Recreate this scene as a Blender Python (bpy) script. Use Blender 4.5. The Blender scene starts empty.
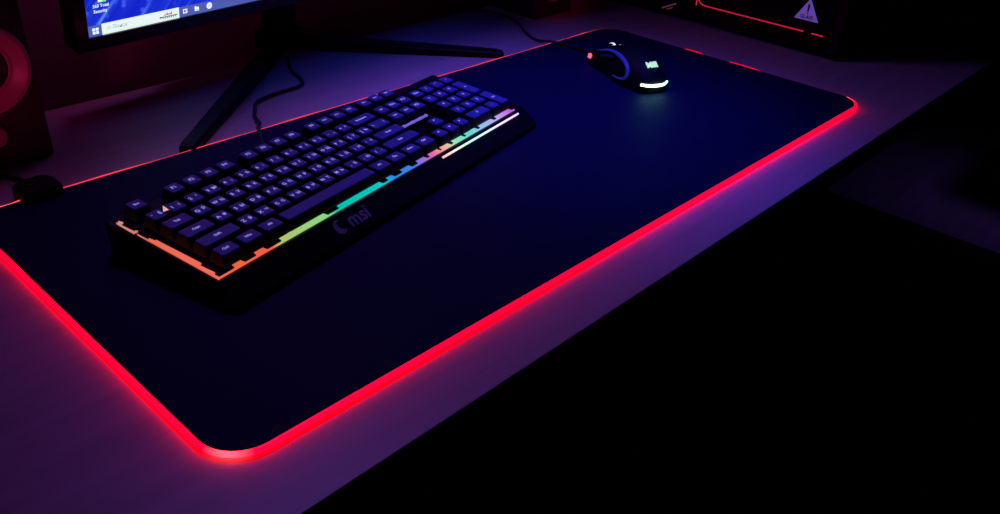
import bpy, bmesh, math, random
from mathutils import Vector, Matrix
random.seed(7)
C = bpy.context.scene.collection
sc = bpy.context.scene
sc.view_settings.view_transform = 'Standard'
sc.view_settings.look = 'None'
PI = math.pi
DZ = -0.005          # desk surface; the cloth of the mat is the z = 0 plane

# ------------------------------------------------------------------ materials
def mat(name, col, rough=0.5, metal=0.0, emit=None, es=0.0, spec=0.5, var=0.0, vscale=60.0, bump=0.0, bscale=400.0, stretch=None):
    m = bpy.data.materials.new(name); m.use_nodes = True
    nt = m.node_tree; b = nt.nodes['Principled BSDF']
    b.inputs['Base Color'].default_value = (*col, 1)
    b.inputs['Roughness'].default_value = rough
    b.inputs['Metallic'].default_value = metal
    b.inputs['Specular IOR Level'].default_value = spec
    if emit:
        b.inputs['Emission Color'].default_value = (*emit, 1)
        b.inputs['Emission Strength'].default_value = es
    if var or bump:
        tc = nt.nodes.new('ShaderNodeTexCoord')
        mp = nt.nodes.new('ShaderNodeMapping')
        if stretch: mp.inputs['Scale'].default_value = stretch
        nt.links.new(tc.outputs['Object'], mp.inputs['Vector'])
    if var:
        n = nt.nodes.new('ShaderNodeTexNoise'); n.inputs['Scale'].default_value = vscale
        n.inputs['Detail'].default_value = 5
        nt.links.new(mp.outputs['Vector'], n.inputs['Vector'])
        r = nt.nodes.new('ShaderNodeValToRGB')
        r.color_ramp.elements[0].position = .3; r.color_ramp.elements[1].position = .7
        r.color_ramp.elements[0].color = (*[c * (1 - var) for c in col], 1)
        r.color_ramp.elements[1].color = (*[min(1, c * (1 + var)) for c in col], 1)
        nt.links.new(n.outputs['Fac'], r.inputs['Fac'])
        nt.links.new(r.outputs['Color'], b.inputs['Base Color'])
    if bump:
        n2 = nt.nodes.new('ShaderNodeTexNoise'); n2.inputs['Scale'].default_value = bscale
        nt.links.new(mp.outputs['Vector'], n2.inputs['Vector'])
        bp = nt.nodes.new('ShaderNodeBump'); bp.inputs['Strength'].default_value = bump
        bp.inputs['Distance'].default_value = .001
        nt.links.new(n2.outputs['Fac'], bp.inputs['Height'])
        nt.links.new(bp.outputs['Normal'], b.inputs['Normal'])
    return m

def ramp_emit(name, axis, lo, hi, stops, strength):
    """emission whose colour runs along one object axis, like an RGB strip"""
    m = bpy.data.materials.new(name); m.use_nodes = True
    nt = m.node_tree; b = nt.nodes['Principled BSDF']
    b.inputs['Base Color'].default_value = (.1, .1, .1, 1); b.inputs['Roughness'].default_value = .4
    tc = nt.nodes.new('ShaderNodeTexCoord'); sp = nt.nodes.new('ShaderNodeSeparateXYZ')
    nt.links.new(tc.outputs['Object'], sp.inputs[0])
    mr = nt.nodes.new('ShaderNodeMapRange')
    mr.inputs['From Min'].default_value = lo; mr.inputs['From Max'].default_value = hi
    nt.links.new(sp.outputs[axis], mr.inputs['Value'])
    r = nt.nodes.new('ShaderNodeValToRGB')
    el = r.color_ramp.elements
    while len(el) < len(stops): el.new(.5)
    for e, (p, c) in zip(el, stops):
        e.position = (p - lo) / (hi - lo); e.color = (*c, 1)
    nt.links.new(mr.outputs[0], r.inputs['Fac'])
    nt.links.new(r.outputs['Color'], b.inputs['Emission Color'])
    b.inputs['Emission Strength'].default_value = strength
    return m

M = {}
M['desk'] = mat('pale_desk_laminate', (.50, .44, .50), .42, var=.10, vscale=9, bump=.06, bscale=60, stretch=(1, 9, 9))
M['desk_edge'] = mat('dark_desk_edge', (.015, .012, .018), .6, var=.2)
M['wall'] = mat('painted_wall', (.42, .34, .38), .8, var=.06, vscale=5, bump=.1, bscale=150)
M['floor'] = mat('laminate_floor', (.30, .24, .30), .45, var=.18, vscale=6, stretch=(1, 8, 1))
M['ceil'] = mat('ceiling_paint', (.5, .5, .5), .9, var=.04)
M['base'] = mat('baseboard_paint', (.12, .10, .12), .6, var=.1)
M['rug'] = mat('black_rug_pile', (.006, .005, .008), .95, var=.4, vscale=200, bump=.4, bscale=500, spec=.1)
M['cloth'] = mat('mat_cloth', (.0015, .0035, .055), .65, var=.12, vscale=700, bump=.15, bscale=1500, spec=.12)
M['rubber'] = mat('mat_rubber', (.008, .008, .010), .8, var=.2)
M['tube'] = mat('red_light_tube', (.4, .01, .02), .3, emit=(1, .0, .02), es=1.0)
_a = M['tube'].node_tree.nodes.new('ShaderNodeAttribute'); _a.attribute_name = 'led'
M['tube'].node_tree.links.new(_a.outputs['Color'], M['tube'].node_tree.nodes['Principled BSDF'].inputs['Emission Color'])
M['black'] = mat('black_plastic', (.004, .004, .006), .5, var=.2, vscale=80, spec=.2)
M['gloss'] = mat('glossy_black_plastic', (.008, .007, .010), .18, var=.15, vscale=40)
M['kbcase'] = mat('keyboard_case_metal', (.004, .004, .006), .45, var=.25, vscale=120, bump=.1, bscale=900, spec=.2)
M['cap'] = mat('keycap_top_painted_lit', (.07, .13, .52), .50, var=.12, vscale=150)  # cap tops painted brighter and bluer than the sides, standing in for light
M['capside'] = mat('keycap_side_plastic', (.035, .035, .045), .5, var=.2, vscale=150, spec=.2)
M['legend'] = mat('keycap_legend_glow', (.5, .5, .8), .5, emit=(.36, .40, .95), es=.6, var=.05)
M['legend_hi'] = mat('keycap_legend_bright_glow', (.5, .5, .8), .5, emit=(.48, .30, 1.0), es=1.0, var=.05)
M['print'] = mat('grey_logo_print', (.30, .30, .50), .5, var=.1, vscale=300)
M['cable'] = mat('black_cable_sheath', (.012, .010, .016), .5, var=.2, vscale=200)
M['mouse'] = mat('mouse_shell', (.006, .006, .010), .6, var=.2, vscale=120, spec=.2)
M['grip'] = mat('thumb_rim_painted_sheen', (.05, .06, .55), .35, emit=(.02, .025, .35), es=.35, var=.1, vscale=200)  # blue reflection put into the colour and a faint emission
M['white_glow'] = mat('white_green_glow', (.8, .9, .8), .4, emit=(.36, 1.0, .50), es=9.0, var=.03)
M['logo_glow'] = mat('pale_green_logo_glow', (.6, .8, .6), .4, emit=(.50, .85, .42), es=.9, var=.05)
M['wheel_glow'] = mat('white_wheel_glow', (.8, .8, .9), .4, emit=(.75, .78, 1.0), es=1.2, var=.03)
M['red_glow'] = mat('red_front_glow', (.8, .2, .2), .4, emit=(1, .13, .16), es=1.1, var=.05)
M['speaker'] = mat('speaker_cabinet_vinyl', (.030, .012, .022), .55, var=.2, vscale=30, stretch=(1, 1, 6))
M['ring'] = mat('speaker_ring_plastic', (.42, .16, .24), .38, var=.08)
M['cone'] = mat('speaker_cone_paper', (.012, .010, .012), .8, var=.3)
M['case'] = mat('tower_case_steel', (.004, .004, .007), .6, var=.2)
M['smoked'] = mat('smoked_glass', (.002, .002, .005), .35, var=.1, spec=.15)
M['tower_red'] = mat('tower_red_strip_glow', (.5, .02, .04), .4, emit=(.62, .012, .045), es=.75, var=.25, vscale=18)
M['tower_pink'] = mat('tower_pink_bars_glow', (.3, .1, .12), .5, emit=(.14, .035, .05), es=.6, var=.1)
M['sticker'] = mat('violet_sticker_self_lit', (.55, .42, .90), .6, emit=(.16, .085, .50), es=.55, var=.12, vscale=60)  # faint emission stands in for light falling on the paper
M['ink'] = mat('sticker_ink', (.02, .008, .10), .6, var=.1)
M['led'] = mat('standby_led_glow', (.8, .4, .5), .4, emit=(1, .45, .45), es=.8, var=.05)
# screen
M['scr_task'] = mat('taskbar_glow', (.02, .02, .05), .3, emit=(.075, .11, .42), es=1.0, var=.1, vscale=30)
M['scr_white'] = mat('search_field_glow', (.5, .5, .5), .3, emit=(.80, .93, .90), es=1.0, var=.02)
M['scr_icon'] = mat('icon_glow', (.5, .5, .5), .3, emit=(.82, .88, 1.0), es=1.1, var=.02)
M['scr_grey'] = mat('search_text_glow', (.2, .2, .2), .3, emit=(.20, .27, .36), es=1.0, var=.02)
M['scr_dark'] = mat('doodle_dark_glow', (.02, .02, .02), .3, emit=(.05, .05, .09), es=1.0, var=.02)
M['scr_red'] = mat('doodle_red_glow', (.2, .02, .02), .3, emit=(.45, .03, .06), es=1.0, var=.02)

def wallpaper():
    m = bpy.data.materials.new('blue_wallpaper_glow'); m.use_nodes = True
    nt = m.node_tree; b = nt.nodes['Principled BSDF']; L = nt.links
    b.inputs['Base Color'].default_value = (.01, .01, .03, 1); b.inputs['Roughness'].default_value = .3
    tc = nt.nodes.new('ShaderNodeTexCoord')
    mp = nt.nodes.new('ShaderNodeMapping'); mp.vector_type = 'TEXTURE'; mp.inputs['Rotation'].default_value = (0, math.radians(-48), 0)
    mp.inputs['Scale'].default_value = (.5, 1, .018)
    L.new(tc.outputs['Object'], mp.inputs['Vector'])
    n = nt.nodes.new('ShaderNodeTexNoise'); n.inputs['Scale'].default_value = 3.0; n.inputs['Detail'].default_value = 3
    L.new(mp.outputs['Vector'], n.inputs['Vector'])
    r = nt.nodes.new('ShaderNodeValToRGB'); e = r.color_ramp.elements
    e[0].position = .42; e[0].color = (.003, .016, .58, 1)
    e[1].position = .80; e[1].color = (.16, .34, 1.0, 1)
    k = e.new(.58); k.color = (.008, .035, .66, 1)
    L.new(n.outputs['Fac'], r.inputs['Fac'])
    v = nt.nodes.new('ShaderNodeTexVoronoi'); v.inputs['Scale'].default_value = 75
    L.new(tc.outputs['Object'], v.inputs['Vector'])
    r2 = nt.nodes.new('ShaderNodeValToRGB')
    r2.color_ramp.elements[0].position = .05; r2.color_ramp.elements[0].color = (.05, .09, .30, 1)
    r2.color_ramp.elements[1].position = .28; r2.color_ramp.elements[1].color = (0, 0, 0, 1)
    L.new(v.outputs['Distance'], r2.inputs['Fac'])
    mx = nt.nodes.new('ShaderNodeMix'); mx.data_type = 'RGBA'; mx.blend_type = 'ADD'; mx.inputs[0].default_value = 1
    L.new(r.outputs['Color'], mx.inputs[6]); L.new(r2.outputs['Color'], mx.inputs[7])
    # unseen upper screen dimmed to keep its blue light off the desk
    sp = nt.nodes.new('ShaderNodeSeparateXYZ'); L.new(tc.outputs['Object'], sp.inputs[0])
    mr = nt.nodes.new('ShaderNodeMapRange'); mr.inputs['From Min'].default_value = .125; mr.inputs['From Max'].default_value = .165
    mr.inputs['To Min'].default_value = 1.0; mr.inputs['To Max'].default_value = .10
    L.new(sp.outputs[2], mr.inputs['Value']); L.new(mr.outputs[0], b.inputs['Emission Strength'])
    L.new(mx.outputs[2], b.inputs['Emission Color'])
    return m
M['scr_wall'] = wallpaper()

# ------------------------------------------------------------------ mesh helpers
def obj(name, bm, mats, parent=None, smooth=False, loc=None):
    me = bpy.data.meshes.new(name)
    bmesh.ops.recalc_face_normals(bm, faces=bm.faces)
    if smooth:
        for f in bm.faces: f.smooth = True
    bm.to_mesh(me); bm.free()
    o = bpy.data.objects.new(name, me); C.objects.link(o)
    for m in (mats if isinstance(mats, (list, tuple)) else [mats]): me.materials.append(m)
    if smooth:
        mod = o.modifiers.new('edge', 'EDGE_SPLIT'); mod.split_angle = math.radians(40)
    if parent: o.parent = parent
    if loc: o.location = loc
    return o

def thing(name, label, cat, loc=(0, 0, 0), rotz=0, group=None):
    o = bpy.data.objects.new(name, None); C.objects.link(o)
    o.empty_display_size = .02
    o.location = loc; o.rotation_euler = (0, 0, rotz)
    o['label'] = label; o['category'] = cat
    if group: o['group'] = group
    return o

def struct(name, bm, m, parent=None):
    o = obj(name, bm, m, parent); o['kind'] = 'structure'; return o

def box(bm, x0, x1, y0, y1, z0, z1, bev=0.0, seg=2, mi=0, mtx=None):
    b2 = bmesh.new()
    bmesh.ops.create_cube(b2, size=1)
    for v in b2.verts:
        v.co = Vector(((x0 + x1) / 2 + v.co.x * (x1 - x0), (y0 + y1) / 2 + v.co.y * (y1 - y0), (z0 + z1) / 2 + v.co.z * (z1 - z0)))
    if bev:
        bmesh.ops.bevel(b2, geom=list(b2.edges), offset=bev, segments=seg, affect='EDGES', profile=.5)
    if mtx: bmesh.ops.transform(b2, matrix=mtx, verts=b2.verts)
    merge(bm, b2, mi)

def merge(bm, b2, mi=0):
    mp = {}
    for v in b2.verts: mp[v] = bm.verts.new(v.co)
    for f in b2.faces:
        try:
            nf = bm.faces.new([mp[v] for v in f.verts]); nf.material_index = mi if mi is not None else f.material_index
        except ValueError: pass
    b2.free()

def loft(bm, rings, cap=True, mi=0, closed=True):
    vr = [[bm.verts.new(p) for p in r] for r in rings]
    n = len(vr[0])
    for a, b in zip(vr, vr[1:]):
        for i in range(n if closed else n - 1):
            j = (i + 1) % n
            f = bm.faces.new((a[i], a[j], b[j], b[i])); f.material_index = mi
    if cap and closed:
        for r in (vr[0], vr[-1]):
            try: bm.faces.new(r).material_index = mi
            except ValueError: pass
    return vr

def smooth_path(pts, n=8, closed=False):
    P = [Vector(p) for p in pts]; out = []
    N = len(P)
    rng = range(N if closed else N - 1)
    for i in rng:
        if closed: a, b, c, d = P[(i - 1) % N], P[i], P[(i + 1) % N], P[(i + 2) % N]
        else: a, b, c, d = P[max(i - 1, 0)], P[i], P[i + 1], P[min(i + 2, N - 1)]
        for k in range(n):
            t = k / n
            out.append(.5 * ((2 * b) + (c - a) * t + (2 * a - 5 * b + 4 * c - d) * t * t + (3 * b - 3 * c + d - a) * t ** 3))
    if not closed: out.append(P[-1])
    return out

def tube(bm, pts, r, sides=8, closed=False, mi=0, flat=None):
    """round tube along points; r may be a number or a list"""
    P = [Vector(p) for p in pts]; rings = []
    for i, p in enumerate(P):
        if closed: t = P[(i + 1) % len(P)] - P[i - 1]
        else: t = P[min(i + 1, len(P) - 1)] - P[max(i - 1, 0)]
        t.normalize()
        up = Vector((0, 0, 1)) if abs(t.z) < .95 else Vector((1, 0, 0))
        s = t.cross(up).normalized(); u = s.cross(t)
        rr = r[i] if isinstance(r, (list, tuple)) else r
        fl = flat or 1.0
        rings.append([p + s * math.cos(2 * PI * k / sides) * rr + u * math.sin(2 * PI * k / sides) * rr * fl for k in range(sides)])
    if closed: rings.append(rings[0])
    if closed:
        vr = [[bm.verts.new(q) for q in rg] for rg in rings[:-1]]; vr.append(vr[0])
        for a, b in zip(vr, vr[1:]):
            for i in range(sides):
                bm.faces.new((a[i], a[(i + 1) % sides], b[(i + 1) % sides], b[i])).material_index = mi
    else: loft(bm, rings, mi=mi)

def lathe(bm, prof, mtx, n=40, mi=0):
    rings = [[mtx @ Vector((r * math.cos(2 * PI * k / n), r * math.sin(2 * PI * k / n), z)) for k in range(n)] for r, z in prof]
    loft(bm, rings, mi=mi)

def prism(bm, poly, z0, z1, mtx=None, mi=0):
    rings = [[Vector((x, y, z)) for x, y in poly] for z in (z0, z1)]
    if mtx: rings = [[mtx @ p for p in r] for r in rings]
    loft(bm, rings, mi=mi)

def rrect(x0, x1, y0, y1, r, n=6):
    P = []
    for cx, cy, a in ((x1 - r, y1 - r, 0), (x0 + r, y1 - r, 90), (x0 + r, y0 + r, 180), (x1 - r, y0 + r, 270)):
        for k in range(n + 1):
            t = math.radians(a + 90 * k / n)
            P.append((cx + r * math.cos(t), cy + r * math.sin(t)))
    return P

_tc = {}
def text_bm(s, size, extrude=0.0, bold=0.0, align='CENTER'):
    cu = bpy.data.curves.new('t', 'FONT'); cu.body = s; cu.size = size; cu.extrude = extrude
    cu.align_x = align; cu.align_y = 'CENTER'; cu.resolution_u = 2; cu.offset = bold
    o = bpy.data.objects.new('t', cu); C.objects.link(o)
    dg = bpy.context.evaluated_depsgraph_get()
    me = bpy.data.meshes.new_from_object(o.evaluated_get(dg))
    b = bmesh.new(); b.from_mesh(me)
    bpy.data.objects.remove(o); bpy.data.curves.remove(cu); bpy.data.meshes.remove(me)
    return b
def put_text(bm, s, size, mtx, mi, bold=0.0, align='CENTER', extrude=0.0):
    b = text_bm(s, size, extrude, bold, align)
    bmesh.ops.transform(b, matrix=mtx, verts=b.verts); merge(bm, b, mi)

def frame(o, X, Y):
    X = Vector(X).normalized(); Y = Vector(Y).normalized(); Z = X.cross(Y)
    m = Matrix((X, Y, Z)).transposed().to_4x4(); m.translation = Vector(o); return m

# ------------------------------------------------------------------ the room
FZ = -.74
def wallbox(name, *a, m='wall'):
    bm = bmesh.new(); box(bm, *a); return struct(name, bm, M[m])
wallbox('floor', -1.3, 3.5, -2.3, .80, FZ - .05, FZ, m='floor')
wallbox('ceiling', -1.3, 3.5, -2.3, .80, 1.75, 1.80, m='ceil')
wallbox('wall_back', -1.3, 3.5, .70, .75, FZ, 1.75)
wallbox('wall_left', -1.3, -1.25, -2.3, .70, FZ, 1.75)
wallbox('wall_right', 3.4, 3.45, -2.3, .70, FZ, 1.75)
wallbox('wall_front', -1.3, 3.5, -2.35, -2.3, FZ, 1.75)
wallbox('baseboard_back', -1.25, 3.4, .685, .70, FZ, FZ + .08, m='base')
wallbox('baseboard_right', 3.385, 3.4, -2.3, .685, FZ, FZ + .08, m='base')

bm = bmesh.new(); prism(bm, rrect(-.9, 2.17, -2.0, .55, .02), FZ, FZ + .012)
o = obj('rug', bm, M['rug']); o['label'] = 'plain black rug covering the dark floor in front of the desk'; o['category'] = 'rug'

# ------------------------------------------------------------------ desk
dk = thing('desk', 'pale wood desk with dark front edge under the glowing mat', 'desk', (0, 0, 0))
bm = bmesh.new(); box(bm, -.65, 1.23, -.0560, .60, DZ - .0015, DZ, .0004, 1)
obj('desktop', bm, M['desk'], dk)
bm = bmesh.new(); box(bm, -.65, 1.23, -.0557, .60, DZ - .028, DZ - .0015)
obj('desktop_core', bm, M['desk_edge'], dk)
for x in (-.62, 1.18):
    bm = bmesh.new(); box(bm, x, x + .025, .22, .57, FZ + .0125, DZ - .028)
    obj('side_panel', bm, M['desk_edge'], dk)
bm = bmesh.new(); box(bm, -.595, 1.18, .40, .415, -.45, DZ - .028)
obj('modesty_panel', bm, M['desk_edge'], dk)

# ------------------------------------------------------------------ mat with light tube
W, D = .90, .40
mt = thing('desk_mat', 'large dark blue cloth mat with glowing red edge on the desk', 'desk mat')
outline = rrect(0, W, 0, D, .030, 12)
bm = bmesh.new(); prism(bm, outline, -.0022, 0)
obj('cloth_surface', bm, M['cloth'], mt)
bm = bmesh.new(); prism(bm, rrect(.002, W - .002, .002, D - .002, .029, 12), DZ, -.0022)
obj('rubber_base', bm, M['rubber'], mt)
path = []
raw = rrect(-.0012, W + .0012, -.0012, D + .0012, .0312, 14)
n = len(raw)
for i in range(n):
    a, b = Vector((*raw[i], 0)), Vector((*raw[(i + 1) % n], 0))
    k = max(1, int((b - a).length / .006))
    for j in range(k):
        path.append(a.lerp(b, j / k))
def tz(p):
    z = -.0024
    if p.y > D - .002 and .04 < p.x < W - .05: z = -.0019 + .0003 * math.sin(p.x * 23) + .0003 * math.sin(p.x * 61)
    elif p.x > W - .002 and .02 < p.y < D - .01:
        d = min(abs(p.y - .168) - .020, abs(p.y - .248) - .012)
        z = -.0030 + (.0016 if d < 0 else max(0, .0016 - d * .25))
    elif p.y < .06: z = -.0022
    return z
path = [Vector((p.x, p.y, tz(p))) for p in path]
bm = bmesh.new(); tube(bm, path, .0020, 10, closed=True)
lt = obj('light_tube', bm, M['tube'], mt, smooth=True)
at = lt.data.color_attributes.new('led', 'FLOAT_COLOR', 'POINT')      # leds shine hottest near the corners and fade along the far edges
for v in lt.data.vertices:
    x, y = v.co.x, v.co.y
    k = 5.0
    back = y > D - .01
    if back: k = .8 if x > .25 else 1.2
    elif x > W - .006: k = 1.2 if y > .05 else 3.0
    hot = max(0, 1 - math.hypot(x - .008, y - .010) / .015) + max(0, 1 - math.hypot(x - W + .004, y - .022) / .018) * .8 + max(0, 1 - math.hypot(x - .028, y - D) / .016) * 1.2
    g = .22 * hot
    at.data[v.index].color = (k + hot, g + (.045 if back else .001), (.09 if back else .010 * k) + .25 * hot, 1)
# controller box clipped on the back left of the mat
bm = bmesh.new()
prism(bm, rrect(-.018, .018, -.018, .020, .011, 6), 0, .011, Matrix.Translation((.061, .404, -.0045)))
prism(bm, rrect(-.015, .015, -.015, .017, .009, 6), .011, .0135, Matrix.Translation((.061, .404, -.0045)))
cb = obj('controller_box', bm, M['black'], mt, smooth=True)
bm = bmesh.new(); lathe(bm, [(.0001, .0), (.0045, 0), (.004, .0016), (.0001, .002)], Matrix.Translation((.056, .406, .0089)), 20)
obj('mode_button', bm, M['gloss'], cb, smooth=True)
bm = bmesh.new(); tube(bm, smooth_path([(.060, .421, -.001), (.062, .440, -.002), (.050, .466, -.0027), (.020, .475, -.0027), (-.03, .49, -.0027), (-.10, .55, -.0027)], 8), .0022, 8)
obj('usb_cable', bm, M['cable'], mt, smooth=True)

# ------------------------------------------------------------------ keyboard
KX, KY, KA, KZ, KT, U = 0.09285321, 0.15880303, 0.19850003, 0.03415854, 0.07719697, 0.0181781
kb = thing('keyboard', 'black mechanical keyboard with rainbow lit front edge lying on the blue mat', 'keyboard', (KX, KY, 0), KA)
tl = math.tan(KT)
PZ = KZ - .0125                      # plate level at row v=0
def pz(y, d=0.0): return PZ + d + y * tl
X0, X1, YF, YB = -.0105, .4270, -.0125, .1085
# case: side profile extruded along x, with a wedge lip in front
prof = [(-.0325, .0045), (-.0315, .0062), (YF - .001, pz(YF) - .0006), (YF, pz(YF) - .0006), (YB, pz(YB) - .0006), (YB + .004, pz(YB) - .004), (YB + .003, .0015), (-.030, .0015), (-.0325, .0025)]
bm = bmesh.new()
rings = []
for x, ins in ((X0, .0015), (X0 + .0015, 0), (.4255, 0), (X1, .0015)):
    cy = sum(p[0] for p in prof) / len(prof); cz = .012
    rings.append([(x, p[0] + (cy - p[0]) * ins * 8, p[1] + (cz - p[1]) * ins * 20) for p in prof])
loft(bm, rings)
obj('case', bm, M['kbcase'], kb)
for x in (X0 + .02, X1 - .04):
    for y in (-.022, YB - .016):
        bm = bmesh.new(); box(bm, x, x + .02, y, y + .008, 0, .0018, .0005, 1)
        obj('rubber_foot', bm, M['rubber'], kb)
# top plate
bm = bmesh.new()
loft(bm, [[(x, y, pz(y, d)) for x, y in ((-.0035, -.0088), (.4135, -.0088), (.4135, .104), (-.0035, .104))] for d in (-.0012, .0006)])
obj('top_plate', bm, M['kbcase'], kb)
# front diffuser strip: thin line with tabs showing under the keys
stops = [(-.008, (1, .16, .06)), (.046, (1, .12, .06)), (.056, (.50, .62, .18)), (.108, (.28, .80, .26)), (.122, (0, .62, .50)), (.184, (0, .66, .62)),
         (.200, (.02, .30, .85)), (.232, (.06, .22, .95)), (.254, (.55, .15, .75)), (.266, (1, .20, .32)), (.284, (1, .55, .38)), (.300, (.35, .9, .55)),
         (.325, (.10, .85, .75)), (.350, (.35, .60, 1)), (.378, (.55, .45, 1)), (.405, (.70, .12, .85))]
M['front_strip'] = ramp_emit('rainbow_strip_glow', 0, -.011, .414, stops, .85)
bm = bmesh.new()
def slab(x0, x1, y0, y1, d=.0008):
    loft(bm, [[(x, y, pz(y, dd)) for x, y in ((x0, y0), (x1, y0), (x1 - .0008, y1), (x0 + .0008, y1))] for dd in (-.001, d)])
slab(-.0085, .4125, -.0113, -.0104)
for x0, x1 in ((.009, .019), (.031, .042), (.058, .111), (.126, .1845), (.193, .202), (.214, .228), (.238, .252), (.257, .274), (.277, .292), (.297, .316), (.320, .341), (.346, .372), (.378, .408)):
    slab(x0, x1, -.0106, -.0056 if x0 < .25 else -.0056)
obj('front_light_strip', bm, M['front_strip'], kb)['label'] = 'translucent front strip lit red, green, teal and blue'
M['side_strip'] = ramp_emit('orange_strip_glow', 1, -.012, .105, [(-.010, (1, .17, .07)), (.06, (.95, .16, .08)), (.075, (.75, .22, .15)), (.095, (.75, .30, .22))], .85)
bm = bmesh.new()
slab(-.0085, -.0068, -.0115, .0770)
for y0, y1, x1 in ((.012, .060, -.0030), (-.004, .011, -.0048), (.060, .066, -.0050)):
    slab(-.0070, x1, y0, y1)
slab(-.0085, -.0068, .0800, .1010); slab(-.0070, -.0040, .0975, .1010); slab(-.0070, -.0045, .0800, .0815)
obj('side_light_strip', bm, M['side_strip'], kb)['label'] = 'translucent left strip lit orange'
bm = bmesh.new(); box(bm, -.0125, -.0092, .095, .106, pz(.1, -.004), pz(.1, .0005), .0008, 1)
obj('corner_clip', bm, mat('corner_clip_plastic', (.03, .03, .12), .4, var=.1), kb)
# the bright bar below the numpad
M['bar'] = ramp_emit('bar_glow', 0, .266, .412, [(.268, (1, .50, .62)), (.285, (1, .80, .72)), (.305, (.62, 1, .80)), (.33, (.55, .95, 1)), (.36, (.80, .80, 1)), (.385, (1, .72, .95)), (.41, (.75, .62, 1))], 1.15)
bm = bmesh.new()
yb = -.0168
def wz(y): return .0062 + (y + .0315) / (YF - .001 + .0315) * (pz(YF) - .0006 - .0062)
tube(bm, [(.268 + i * .0143, yb, wz(yb) + .0005) for i in range(11)], .0011, 8)
obj('light_bar', bm, M['bar'], kb, smooth=True)['label'] = 'slim bright white light bar below the number pad'
# printed logo on the wedge
ang = math.atan2(wz(-.014) - wz(-.030), .016)
fm = Matrix.Translation((.1355, -.0222, wz(-.0222) + .0004)) @ Matrix.Rotation(ang, 4, 'X')
bm = bmesh.new()
put_text(bm, 'msi', .0190, fm, 0, bold=.0004)
em = fm @ Matrix.Translation((-.0235, 0, 0))
for r0, r1, a0, a1 in ((.0062, .0050, 60, 330), (.0042, .0030, 120, 300)):
    P = [(r0 * math.cos(math.radians(a0 + (a1 - a0) * k / 16)), r0 * 1.1 * math.sin(math.radians(a0 + (a1 - a0) * k / 16))) for k in range(17)]
    Q = [((r1 - .0014 * math.sin(PI * k / 16)) * math.cos(math.radians(a0 + (a1 - a0) * k / 16)) + .0006, (r1 - .0012 * math.sin(PI * k / 16)) * 1.1 * math.sin(math.radians(a0 + (a1 - a0) * k / 16))) for k in range(17)]
    for k in range(16):
        bm.faces.new([bm.verts.new(em @ Vector((*p, 0))) for p in (P[k], P[k + 1], Q[k + 1], Q[k])])
obj('maker_logo', bm, M['print'], kb)['label'] = 'grey emblem and lettering on the front lip'
bm = bmesh.new(); loft(bm, [[(x, y, pz(y, d)) for x, y in ((.278, .037), (.319, .037), (.319, .0405), (.278, .0405))] for d in (.0004, .0064)])
obj('indicator_ridge', bm, M['kbcase'], kb)
# status / gap strip above the arrow keys
bm = bmesh.new()
loft(bm, [[(x, y, pz(y, d)) for x, y in ((.279, .0375), (.318, .0375), (.318, .0400), (.279, .0400))] for d in (.0062, .0076)])
for x in (.280, .294, .307, .317): box(bm, x - .0011, x + .0011, .0372, .0403, pz(.038, .0058), pz(.038, .0082))
obj('indicator_strip', bm, mat('violet_strip_glow', (.3, .2, .6), .5, emit=(.26, .17, .80), es=.6, var=.3, vscale=120), kb)['label'] = 'violet lit strip above the arrow keys'
bm = bmesh.new()  # glint drawn in as a small emissive triangle
c = Vector((.0182, 4 * U + .002, pz(4 * U, .0108)))
bm.faces.new([bm.verts.new(c + Vector(p)) for p in ((-.002, -.001, 0), (.0016, -.0034, .0012), (.0018, .0036, .0026))])
obj('painted_key_glint', bm, mat('pink_glint_glow', (.5, .3, .3), .5, emit=(1, .50, .42), es=.8, var=.1), kb)['label'] = 'small painted pink glint beside the first number key'

def keycap_bm(w, h, top_l, style, legend):
    """one sculpted keycap w x h metres, base at z=0, with its lit legend"""
    H = .0096; g = .0007
    b = bmesh.new()
    def ring(sx, sy, z, yo=0.0, r=.0016):
        return [(x, y + yo, z) for x, y in rrect(-sx, sx, -sy, sy, r, 3)]
    hx, hy = w / 2 - g, h / 2 - g
    ins = .0022
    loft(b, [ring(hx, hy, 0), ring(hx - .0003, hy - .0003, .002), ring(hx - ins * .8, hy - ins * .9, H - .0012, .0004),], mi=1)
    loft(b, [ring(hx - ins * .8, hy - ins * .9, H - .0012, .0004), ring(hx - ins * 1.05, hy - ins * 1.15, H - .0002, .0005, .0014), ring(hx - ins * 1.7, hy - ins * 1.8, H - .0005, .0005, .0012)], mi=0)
    # stem to the switch below
    box(b, -.0042, .0042, -.0042, .0042, -.0034, .001, mi=1)
    T = H - .00028
    mi = 3 if style else 2
    if len(legend) == 2:
        put_text(b, legend[0], .0050, Matrix.Translation((-hx + .0050, .0006, T)), mi, bold=.00014)
        put_text(b, legend[1], .0046, Matrix.Translation((hx - .0050, .0006, T)), mi, bold=.00014)
    elif legend[0]:
        put_text(b, legend[0], legend[1] if False else (.0036 if len(legend[0]) > 2 else .0052), Matrix.Translation((0, .0012 if not style else .0020, T)), mi, bold=.00012)
    return b
def key(u, v, w, legend, hgt=1.0, style=0):
    b = keycap_bm(w * U, hgt * U, 0, style, legend)
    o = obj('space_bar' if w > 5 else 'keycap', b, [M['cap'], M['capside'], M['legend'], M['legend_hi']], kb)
    y = v * U
    o.location = (u * U, y * math.cos(KT), KZ - .0096 + y * math.sin(KT))
    o.rotation_euler = (KT, 0, 0)
    if style: o['label'] = 'keycap with brighter violet legend'
    return o
key(.5, 5.25, 1, ['Esc'])
for i in range(12): key([2.5, 7, 11.5][i // 4] + i % 4, 5.25, 1, ['F%d' % (i + 1)])
for i, s in enumerate(['Prt', 'Scr', 'Brk']): key(15.75 + i, 5.25, 1, [s])
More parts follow.
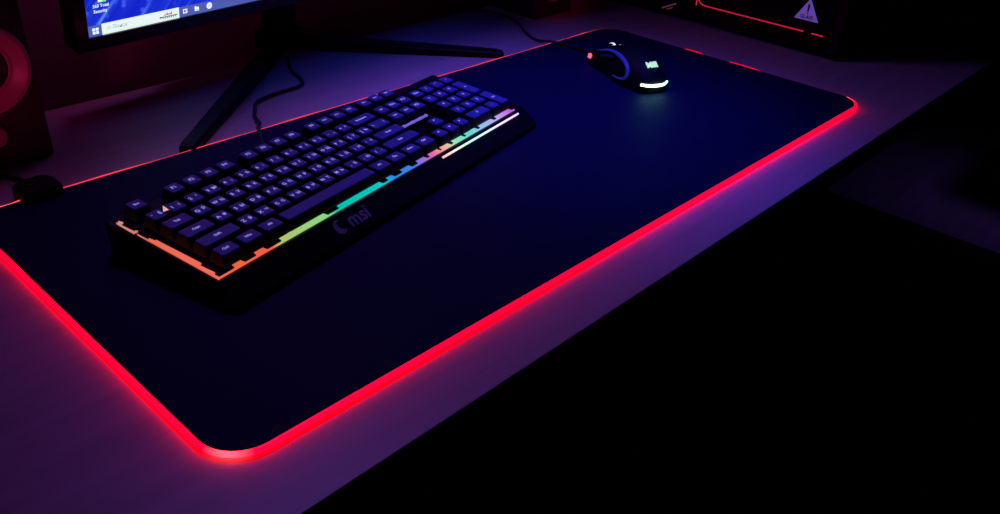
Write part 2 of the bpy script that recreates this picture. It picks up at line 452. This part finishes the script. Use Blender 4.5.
for i, s in enumerate(zip('`1234567890-=', 'Ё!"№;%:?*()_+')): key(.5 + i, 4, 1, list(s))
key(14, 4, 2, ['Backspace'])
key(.75, 3, 1.5, ['Tab'])
for i, s in enumerate(zip('QWERTYUIOP[]', 'ЙЦУКЕНГШЩЗХЪ')): key(2 + i, 3, 1, list(s))
key(14.25, 3, 1.5, ['\\', '/'])
key(.875, 2, 1.75, ['Caps'])
for i, s in enumerate(zip("ASDFGHJKL;'", 'ФЫВАПРОЛДЖЭ')): key(2.25 + i, 2, 1, list(s))
key(13.875, 2, 2.25, ['Enter'])
key(1.125, 1, 2.25, ['Shift'])
for i, s in enumerate(zip('ZXCVBNM,./', 'ЯЧСМИТЬБЮ.')): key(2.75 + i, 1, 1, list(s))
key(13.625, 1, 2.75, ['Shift'])
for u, s in ((.625, 'Ctrl'), (1.875, 'Win'), (3.125, 'Alt'), (10.625, 'Alt'), (11.875, 'Fn'), (13.125, 'Menu')): key(u, 0, 1.25, [s])
key(14.375, 0, 1.25, ['Ctrl'], style=1)
key(6.875, 0, 6.25, [''])
for i, (a, b_) in enumerate((('Ins', 'Del'), ('Hm', 'End'), ('PU', 'PD'))):
    key(15.75 + i, 4, 1, [a]); key(15.75 + i, 3, 1, [b_])
key(16.75, 1, 1, ['^'], style=1)
for i, s in enumerate('<v>'): key(15.75 + i, 0, 1, [s], style=1)
for v, row in ((4, ['Nm', '/', '*', '-']), (3, '789'), (2, '456'), (1, '123')):
    for i, s in enumerate(row): key(19 + i, v, 1, [s], style=0)
key(22, 2.5, 1, ['+'], 2.0); key(22, .5, 1, ['Ent'], 2.0)
key(19.5, 0, 2, ['0']); key(21, 0, 1, ['.'])
# cable, in the keyboard's own frame
inv = (Matrix.Translation((KX, KY, 0)) @ Matrix.Rotation(KA, 4, 'Z')).inverted()
cab = [(.245, .318, .010), (.252, .333, .004), (.266, .362, .0024), (.285, .400, .0022), (.296, .415, .0004), (.306, .440, -.0026), (.318, .458, -.0028), (.333, .476, -.0028), (.362, .484, -.0028), (.400, .488, -.0028), (.414, .505, -.0028), (.424, .540, -.0028), (.45, .585, -.0028)]
bm = bmesh.new(); tube(bm, [inv @ p for p in smooth_path(cab, 8)], .0021, 8)
obj('cable', bm, M['cable'], kb, smooth=True)

# ------------------------------------------------------------------ mouse
MA = math.radians(67) - PI / 2
mo = thing('computer_mouse', 'black gaming mouse with white tail light standing on the blue mat', 'mouse', (.7156, .1867, 0), MA)
Ls = [0, .004, .010, .020, .032, .048, .065, .082, .100, .115, .125, .130]
Hs = [.009, .0165, .0230, .0300, .0355, .0385, .0380, .0355, .0295, .0235, .0185, .0130]
Ws = [.0140, .0185, .0225, .0262, .0285, .0292, .0278, .0270, .0280, .0284, .0270, .0225]
def interp(xs, ys, x):
    if x <= xs[0]: return ys[0]
    for a, b, ya, yb_ in zip(xs, xs[1:], ys, ys[1:]):
        if x <= b: return ya + (yb_ - ya) * (x - a) / (b - a)
    return ys[-1]
def H_(l): return interp(Ls, Hs, l)
def W_(l): return interp(Ls, Ws, l)
def sect(l, t, off=0.0):
    """t 0..pi from right side over the top to the left"""
    c, s = math.cos(t), math.sin(t); e = .72
    x = (W_(l) + off) * math.copysign(abs(c) ** e, c); z = .0015 + (H_(l) - .0015 + off) * abs(s) ** .85
    return Vector((x, l, z))
LL = [i * .130 / 30 for i in range(31)]
TT = [PI * k / 28 for k in range(29)]
bm = bmesh.new()
loft(bm, [[sect(l, t) for t in TT] + [Vector((-W_(l) * .96, l, .0006)), Vector((W_(l) * .96, l, .0006))] for l in LL])
obj('shell', bm, M['mouse'], mo, smooth=True)
for nm, t0, t1 in (('right_button', .16, .47), ('left_button', .53, .84)):
    bm = bmesh.new()
    ls = [.070 + i * .0600 / 12 for i in range(13)]
    ts = [PI * (t0 + (t1 - t0) * k / 10) for k in range(11)]
    rings = [[sect(l, t, .0012) for t in ts] + [sect(l, t, -.0005) for t in reversed(ts)] for l in ls]
    loft(bm, rings)
    obj(nm, bm, M['gloss'], mo, smooth=True)
bm = bmesh.new()
mw = Matrix.Translation((0, .112, H_(.112) - .0060)) @ Matrix.Rotation(PI / 2, 4, 'Y')
lathe(bm, [(.003, -.0036), (.0085, -.0036), (.0100, -.0022), (.0100, .0022), (.0085, .0036), (.003, .0036)], mw, 28)
wh = obj('scroll_wheel', bm, M['rubber'], mo, smooth=True)
bm = bmesh.new(); lathe(bm, [(.0094, -.0014), (.0106, -.0014), (.0106, .0014), (.0094, .0014)], mw, 28)
obj('wheel_light_ring', bm, M['wheel_glow'], wh, smooth=True)
bm = bmesh.new(); box(bm, -.0014, .0014, .0935, .0960, H_(.095) - .001, H_(.095) + .0012, .0005, 1)
obj('mode_light', bm, M['legend'], mo)
# thumb rest rim on the left flank
def flank(l, z, off=.0010):
    h, w = H_(l), W_(l)
    s = max(0, min(1, (z - .0015) / (h - .0015))) ** (1 / .85); c = math.sqrt(max(0, 1 - s * s))
    return Vector((-(w + off) * c ** .72, l, z))
rim = [(.118, .0185), (.104, .0235), (.088, .0285), (.070, .0310), (.052, .0305), (.037, .0265), (.029, .0190), (.031, .0120), (.041, .0080), (.058, .0062)]
pts = smooth_path([flank(*p) for p in rim], 6)
bm = bmesh.new(); tube(bm, pts, [.0007 + .0019 * math.sin(PI * min(1, (i + 3) / (len(pts) + 2))) for i in range(len(pts))], 8)
obj('thumb_rest_rim', bm, M['grip'], mo, smooth=True)['label'] = 'curved rim on the left flank with painted blue sheen'
bm = bmesh.new()
loft(bm, [[flank(l, z, .0009 if 0 < k < 4 else .0001) for k, z in enumerate([zlo + (zhi - zlo) * q / 4 for q in range(5)])] for l, zlo, zhi in ((.070, .0225, .0268), (.078, .0222, .0266), (.092, .0200, .0245), (.100, .0185, .0220))], closed=False, cap=False)
obj('side_button', bm, M['grip'], mo, smooth=True)
bm = bmesh.new()
TL = []
for k in range(21):
    x = -.0195 + .0375 * k / 20
    l = .0120 * (abs(x) / .0230) ** 2.4 - .0012
    TL.append((x, l, .0105 + .0030 * max(0, (x - .005) / .02) ** 2))
tube(bm, TL, [.0010 + .0009 * math.sin(PI * min(1, (i + 3) / 22)) for i in range(21)], 8)
obj('tail_light', bm, M['white_glow'], mo, smooth=True)['label'] = 'white light strip around the tail'
bm = bmesh.new()
lm = frame((0.0010, .0185, H_(.0185) + .0012), (1, 0, 0), (0, 1, .70))
b = text_bm('MSI', .0105, .0004, .0006); bmesh.ops.transform(b, matrix=lm, verts=b.verts); merge(bm, b, 0)
obj('maker_logo', bm, M['logo_glow'], mo)['label'] = 'pale green glowing lettering on the hump'
bm = bmesh.new()
for l in (.1205, .1245): box(bm, -.0285, -.0210, l - .0011, l + .0011, .0095, .0135, .0005, 1)
box(bm, -.0290, -.0215, .1190, .1260, .0080, .0095, .0005, 1)
obj('front_light', bm, M['red_glow'], mo)['label'] = 'small red light at the front corner'
inv = (Matrix.Translation((.7156, .1867, 0)) @ Matrix.Rotation(MA, 4, 'Z')).inverted()
cab = [(.764, .301, .008), (.768, .318, .004), (.772, .340, .0025), (.770, .378, .0025), (.767, .400, .0020), (.767, .415, -.001), (.768, .433, -.0025), (.780, .460, -.0025), (.806, .500, -.0025), (.822, .545, -.0025), (.80, .60, -.003), (.79, .625, -.03)]
bm = bmesh.new(); tube(bm, [inv @ p for p in smooth_path(cab, 8)], .0019, 8)
obj('cable', bm, M['cable'], mo, smooth=True)

# ------------------------------------------------------------------ monitor
SA = .0985
mn = thing('monitor', 'desktop monitor showing a blue screen on a black V shaped stand', 'monitor', (.1882, .55, 0), SA)
SW, SH = .535, .301; S0 = .0806
bm = bmesh.new()
box(bm, -.014, SW + .014, .0022, .024, S0 - .014, S0 + SH + .014, .003, 2)
box(bm, .10, SW - .10, .023, .050, S0 + .02, S0 + SH - .05, .012, 2)
hs = obj('housing', bm, M['black'], mn, smooth=True)
bm = bmesh.new()
for a in ((-.014, 0, S0 - .014, S0 + SH + .014), (SW, SW + .014, S0 - .014, S0 + SH + .014), (0, SW, S0 + SH, S0 + SH + .014), (0, SW, S0 - .014, S0)):
    box(bm, a[0], a[1], -.0030, .0030, a[2], a[3], .0006, 1)
obj('bezel', bm, M['gloss'], mn)
# display: wallpaper, taskbar and its marks are one lit panel
bm = bmesh.new()
def quad(x0, x1, z0, z1, y, mi):
    bm.faces.new([bm.verts.new((x, y, S0 + z)) for x, z in ((x0, z0), (x1, z0), (x1, z1), (x0, z1))]).material_index = mi
def sm(x, z, y=-.0009): return frame((x, y, S0 + z), (1, 0, 0), (0, 0, 1))
quad(0, SW, .0118, SH, 0, 0)
quad(0, SW, 0, .0118, 0, 1)
quad(.0160, .1090, .0001, .0122, -.0004, 2)
for i in range(2):
    for j in range(2): quad(.0054 + i * .0038, .0085 + i * .0038, .0026 + j * .0036, .0055 + j * .0036, -.0006, 3)
# magnifier and search word
P = [(.0236 + .0016 * math.cos(t * PI / 8), .0068 + .0016 * math.sin(t * PI / 8)) for t in range(17)]
for k in range(16):
    c0, c1 = P[k], P[k + 1]
    q = [(.0236 + (p[0] - .0236) * .72, .0068 + (p[1] - .0068) * .72) for p in (c1, c0)]
    bm.faces.new([bm.verts.new((x, -.0008, S0 + z)) for x, z in (c0, c1, q[0], q[1])]).material_index = 4
bm.faces.new([bm.verts.new((x, -.0008, S0 + z)) for x, z in ((.0222, .0052), (.0226, .0056), (.0212, .0042), (.0208, .0038))]).material_index = 4
put_text(bm, 'Поиск', .0058, sm(.0365, .0064), 4, bold=.00005)
# doodle at the right end of the field
for k in range(6): quad(.0895 + k * .0018, .0905 + k * .0018, .0062, .0086 + .0012 * ((k * 7) % 3 - 1), -.0008, 6)
quad(.0905, .0985, .0072, .0078, -.0009, 6)
quad(.0840, .1065, .0044, .0054, -.0008, 5); quad(.0840, .0862, .0040, .0058, -.0009, 5)
for k in range(7): quad(.0875 + k * .0026, .0888 + k * .0026, .0030, .0042, -.0008, 5)
# task view, folder, round browser icon
for z in (.0038, .0078): quad(.1140, .1184, z, z + .0010, -.0006, 3)
quad(.1140, .1150, .0038, .0088, -.0006, 3); quad(.1174, .1184, .0038, .0088, -.0006, 3); quad(.1190, .1196, .0040, .0088, -.0006, 3)
quad(.1292, .1348, .0038, .0082, -.0006, 3); quad(.1292, .1316, .0082, .0092, -.0006, 3); quad(.1305, .1335, .0050, .0056, -.0008, 1)
for r_, mi, y in ((.0037, 3, -.0006), (.0016, 1, -.0008), (.0011, 3, -.0009)):
    bm.faces.new([bm.verts.new((.1489 + r_ * math.cos(t * PI / 10), y, S0 + .0066 + r_ * math.sin(t * PI / 10))) for t in range(20)]).material_index = mi
# desktop icon with its two-line caption
quad(.0150, .0235, .0355, .0440, -.0006, 3); quad(.0195, .0240, .0350, .0385, -.0008, 7)
put_text(bm, '360 Total', .0046, sm(.0175, .0318), 3, bold=.0001)
put_text(bm, 'Security', .0046, sm(.0165, .0262), 3, bold=.0001)
M['scr_green'] = mat('shield_green_glow', (.1, .3, .1), .3, emit=(.15, .75, .30), es=1, var=.02)
obj('screen', bm, [M[k] for k in ('scr_wall', 'scr_task', 'scr_white', 'scr_icon', 'scr_grey', 'scr_dark', 'scr_red', 'scr_green')], mn)
# the panel leans a little towards the desk
for o in mn.children:
    th = math.radians(8); pv = Vector((0, 0, S0))
    o.rotation_euler = (th, 0, 0); o.location = pv - Matrix.Rotation(th, 3, 'X') @ pv
# stand in the monitor's frame
inv = (Matrix.Translation((.1882, .55, 0)) @ Matrix.Rotation(SA, 4, 'Z')).inverted()
def foot(tip, apex):
    bm = bmesh.new(); rings = []
    t, a = Vector(tip), Vector(apex); d = (a - t).normalized(); s = d.cross(Vector((0, 0, 1))).normalized()
    for k, (w, h) in ((-.012, (.0065, .004)), (-.009, (.0085, .0075)), (0, (.0095, .0090)), (1, (.0130, .0190))):
        p = t + d * (k if k <= 0 else (a - t).length)
        rings.append([inv @ (p + s * x + Vector((0, 0, z - .0032))) for x, z in ((-w, .0006), (w, .0006), (w, h * .75), (w * .7, h), (-w * .7, h), (-w, h * .75))])
    loft(bm, rings); return bm
apex = (.472, .630, DZ + .003)
obj('stand_leg', foot((.213, .412, DZ + .003), apex), M['black'], mn)
obj('stand_leg', foot((.672, .421, DZ + .003), apex), M['black'], mn)
bm = bmesh.new()
hub = inv @ Vector((.474, .634, 0))
mtx = Matrix.Translation((hub.x, hub.y, 0))
prism(bm, rrect(-.030, .030, -.020, .022, .008), DZ + .001, DZ + .022, mtx)
prism(bm, rrect(-.022, .022, -.012, .012, .006), DZ + .022, .20, mtx)
box(bm, hub.x - .03, hub.x + .03, .045, hub.y + .012, .165, .225, .004, 2)
obj('stand_neck', bm, M['black'], mn, smooth=False)
bm = bmesh.new()
tube(bm, smooth_path([(.300, .045, .13), (.303, .055, .09), (.300, .050, .05), (.292, .046, .02), (.31, .06, -.001), (.40, .045, -.002)], 8), .0032, 8)
obj('power_cable', bm, M['cable'], mn, smooth=True)

# ------------------------------------------------------------------ speakers
def speaker(x, y, rz, label):
    s = thing('desktop_speaker', label, 'speaker', (x, y, DZ), rz, 'desktop speakers beside the monitor')
    hw = .044
    bm = bmesh.new(); box(bm, -hw, hw, 0, .100, 0, .176, .004, 2); obj('cabinet', bm, M['speaker'], s, smooth=True)
    fm = frame((-.002, 0, .097), (1, 0, 0), (0, 0, 1))     # local z points at the listener (-y)
    bm = bmesh.new()
    lathe(bm, [(.0415, -.001), (.0420, .003), (.0405, .0065), (.0370, .0075), (.0310, .0045), (.0265, .0012), (.0243, .0020), (.0228, .0005), (.0228, -.001)], fm, 48)
    obj('driver_ring', bm, M['ring'], s, smooth=True)
    bm = bmesh.new()
    lathe(bm, [(.0232, -.0004), (.0205, .0018), (.0185, .0004), (.0100, .0000), (.0090, .0022), (.0055, .0045), (.0001, .0052)], fm, 40)
    obj('cone', bm, M['cone'], s, smooth=True)
    fk = frame((-.008, 0, .036), (1, 0, 0), (0, 0, 1))
    bm = bmesh.new(); lathe(bm, [(.0115, -.001), (.0115, .004), (.0100, .010), (.0085, .0112), (.0001, .0112)], fk, 32)
    obj('volume_knob', bm, M['ring'], s, smooth=True)
    bm = bmesh.new(); lathe(bm, [(.0150, -.001), (.0145, .0012), (.0125, .0010), (.0125, -.001)], frame((0, 0, .158), (1, 0, 0), (0, 0, 1)), 32)
    lathe(bm, [(.0124, -.0006), (.0080, .0004), (.0060, .0030), (.0001, .0042)], frame((0, 0, .158), (1, 0, 0), (0, 0, 1)), 32)
    obj('tweeter', bm, M['cone'], s, smooth=True)
    return s
speaker(.0655, .483, .05, 'dark red lit speaker left of the monitor with large round driver')
speaker(.888, .500, -.05, 'dim desktop speaker right of the monitor, behind the mouse cable')

# ------------------------------------------------------------------ computer tower
TX = 1.035
tw = thing('computer_tower', 'black computer tower with smoked glass side and red glowing strip', 'computer', (TX, .10, DZ))
bm = bmesh.new(); box(bm, .003, .155, .012, .425, .006, .430, .004, 2)
obj('case', bm, M['case'], tw, smooth=True)
bm = bmesh.new(); box(bm, .001, .155, 0, .013, .006, .430, .004, 2)
obj('front_panel', bm, M['case'], tw, smooth=True)
bm = bmesh.new(); box(bm, -.0015, .003, .014, .262, .016, .424, .001, 1)
gp = obj('glass_panel', bm, M['smoked'], tw)
for x in (.02, .13):
    for y in (.03, .385):
        bm = bmesh.new(); lathe(bm, [(.010, 0), (.012, .003), (.012, .0065)], Matrix.Translation((x, y, 0)), 20)
        obj('foot', bm, M['rubber'], tw, smooth=True)
bm = bmesh.new()
tube(bm, smooth_path([(-.0018, .232, .40), (-.0018, .232, .06), (-.0018, .231, .044), (-.0018, .224, .0345), (-.0018, .214, .0325)], 6) + [Vector((-.0018, .2 - .0164 * i, .0325)) for i in range(10)], .0010, 6)
tube(bm, [(-.0018, .040, .0322), (-.0018, .022, .0322)], .0010, 6)
obj('light_strip', bm, M['tower_red'], tw, smooth=True)['label'] = 'red strip along the lower edge of the glass'
bm = bmesh.new()  # two tilted pink emissive bars low on the case side
tube(bm, [(.0026, .2952, .0117), (.0026, .2706, .0235)], .0011, 8)
tube(bm, [(.0026, .2870, .0110), (.0026, .2760, .0163)], .0007, 8)
obj('pink_bars', bm, M['tower_pink'], tw)
# triangular glass warning sticker
sk = bmesh.new()
tri = [(-.0185, 0), (.0185, 0), (0, .031)]
sf = frame((-.0017, .0525, .0485), (0, -1, 0), (0, 0, 1))
def rtri(s, z):
    P = []
    for i in range(3):
        a = Vector((*tri[i], 0)); c = Vector((0, .0105, 0))
        P.append(sf @ Vector(((a.x - c.x) * s + c.x, (a.y - c.y) * s + c.y, z)))
    return P
loft(sk, [rtri(1, 0), rtri(1, .0002)], mi=0)
sk.faces.new([sk.verts.new(sf @ Vector((x, y, .0004))) for x, y in ((-.0011, .0118), (.0011, .0118), (.0017, .0225), (-.0017, .0225))]).material_index = 1
sk.faces.new([sk.verts.new(sf @ Vector((.0013 * math.cos(t * PI / 6), .0098 + .0013 * math.sin(t * PI / 6), .0004))) for t in range(12)]).material_index = 1
put_text(sk, 'GLASS', .0070, sf @ Matrix.Translation((0, .0045, .0004)), 1, bold=.0002)
obj('warning_sticker', sk, [M['sticker'], M['ink']], gp)['label'] = 'violet triangle sticker with an exclamation mark and GLASS'

# ------------------------------------------------------------------ office chair base at the right edge
oc = thing('office_chair', 'black office chair base on casters beyond the desk at the right edge', 'chair', (2.735, -.108, FZ))
bm = bmesh.new(); lathe(bm, [(.03, .07), (.045, .075), (.045, .11), (.026, .12), (.026, .40), (.0001, .40)], Matrix.Identity(4), 24)
obj('column', bm, M['black'], oc, smooth=True)
bm = bmesh.new(); prism(bm, rrect(-.24, .24, -.24, .24, .09), .40, .47)
obj('seat', bm, M['rug'], oc)
bm = bmesh.new(); prism(bm, rrect(-.22, .22, .0, .55, .08), -.03, .03, frame((.22, 0, .52), (0, 1, 0), (0, 0, 1)))
box(bm, .20, .25, -.03, .03, .43, .56)
obj('backrest', bm, M['rug'], oc)
for k in range(5):
    a = 2 * PI * k / 5 + math.radians(133)
    R = Matrix.Rotation(a, 4, 'Z')
    bm = bmesh.new()
    loft(bm, [[R @ Vector((r, y, z)) for y, z in ((-w, zc - .012), (w, zc - .012), (w * .7, zc + .012), (-w * .7, zc + .012))] for r, w, zc in ((.03, .025, .09), (.29, .015, .068))])
    lg = obj('leg', bm, M['gloss'], oc)
    bm = bmesh.new()
    for dy in (-.016, .016):
        lathe(bm, [(.008, -.010), (.024, -.010), (.027, -.004), (.027, .004), (.024, .010), (.008, .010)], R @ Matrix.Translation((.285, dy, .027)) @ Matrix.Rotation(PI / 2, 4, 'X'), 24)
    obj('caster', bm, M['gloss'], lg, smooth=True)

# ------------------------------------------------------------------ lights
def area(name, loc, target, col, power, sx, sy):
    l = bpy.data.lights.new(name, 'AREA'); l.shape = 'RECTANGLE'; l.size = sx; l.size_y = sy
    l.color = col; l.energy = power
    o = bpy.data.objects.new(name, l); C.objects.link(o); o.location = loc
    o.rotation_euler = (Vector(target) - Vector(loc)).to_track_quat('-Z', 'Y').to_euler()
    return o
def spot(name, loc, target, col, power, deg, blend, r=.15):
    l = bpy.data.lights.new(name, 'SPOT'); l.spot_size = math.radians(deg); l.spot_blend = blend
    l.color = col; l.energy = power; l.shadow_soft_size = r
    o = bpy.data.objects.new(name, l); C.objects.link(o); o.location = loc
    o.rotation_euler = (Vector(target) - Vector(loc)).to_track_quat('-Z', 'Y').to_euler()
spot('violet_room_light', (.42, .645, 1.00), (.46, .02, 0), (.34, .14, 1.0), 11.5, 76, 1.0, .12)
spot('blue_mat_fill', (.85, .10, .95), (.60, .20, 0), (.03, .05, 1.0), 29, 37, 1.0, .12)  # added spot above the mat, no visible source; brightens the cloth
area('red_back_light', (.28, .55, .50), (.25, .70, .05), (1.0, .03, .42), .15, .5, .05)
spot('red_left_speaker_fill', (-.10, .22, .10), (.055, .48, .085), (1.0, .03, .22), .75, 26, .6, .03)  # added spot standing in for the mat's red glow on the left speaker
spot('magenta_desk_fill', (.42, .645, 1.0), (.40, .40, 0), (1.0, .18, .26), 2.8, 46, 1.0, .12)  # added spot that offsets the blue cast on the back of the desk
spot('red_right_speaker_fill', (.70, .30, .16), (.888, .50, .04), (1.0, .03, .20), .40, 24, .8, .03)  # added spot to redden the right speaker, no visible source
spot('violet_floor_fill', (2.75, -.35, 1.4), (2.45, -.02, FZ), (.32, .14, 1.0), 18, 24, 1.0, .35)  # added spot to brighten the far floor patch, no visible source
w = bpy.data.worlds.new('room_dark'); sc.world = w; w.use_nodes = True
w.node_tree.nodes['Background'].inputs[0].default_value = (.20, .12, 1.0, 1)
w.node_tree.nodes['Background'].inputs[1].default_value = .003

# ------------------------------------------------------------------ camera
cam = bpy.data.cameras.new('camera'); co = bpy.data.objects.new('camera', cam); C.objects.link(co)
cam.sensor_fit = 'HORIZONTAL'; cam.sensor_width = 36; cam.lens = 36 * .8517082; cam.clip_start = .01
rt = Vector((0.683640228, -0.728153922, 0.049273759)); up = Vector((0.352246696, 0.388336168, 0.851538191)); fw = Vector((0.639185656, 0.564789245, -0.521972036))
m = Matrix((rt, up, -fw)).transposed().to_4x4(); m.translation = Vector((-.1645059, -.3487082, .3695133))
co.matrix_world = m
sc.camera = co
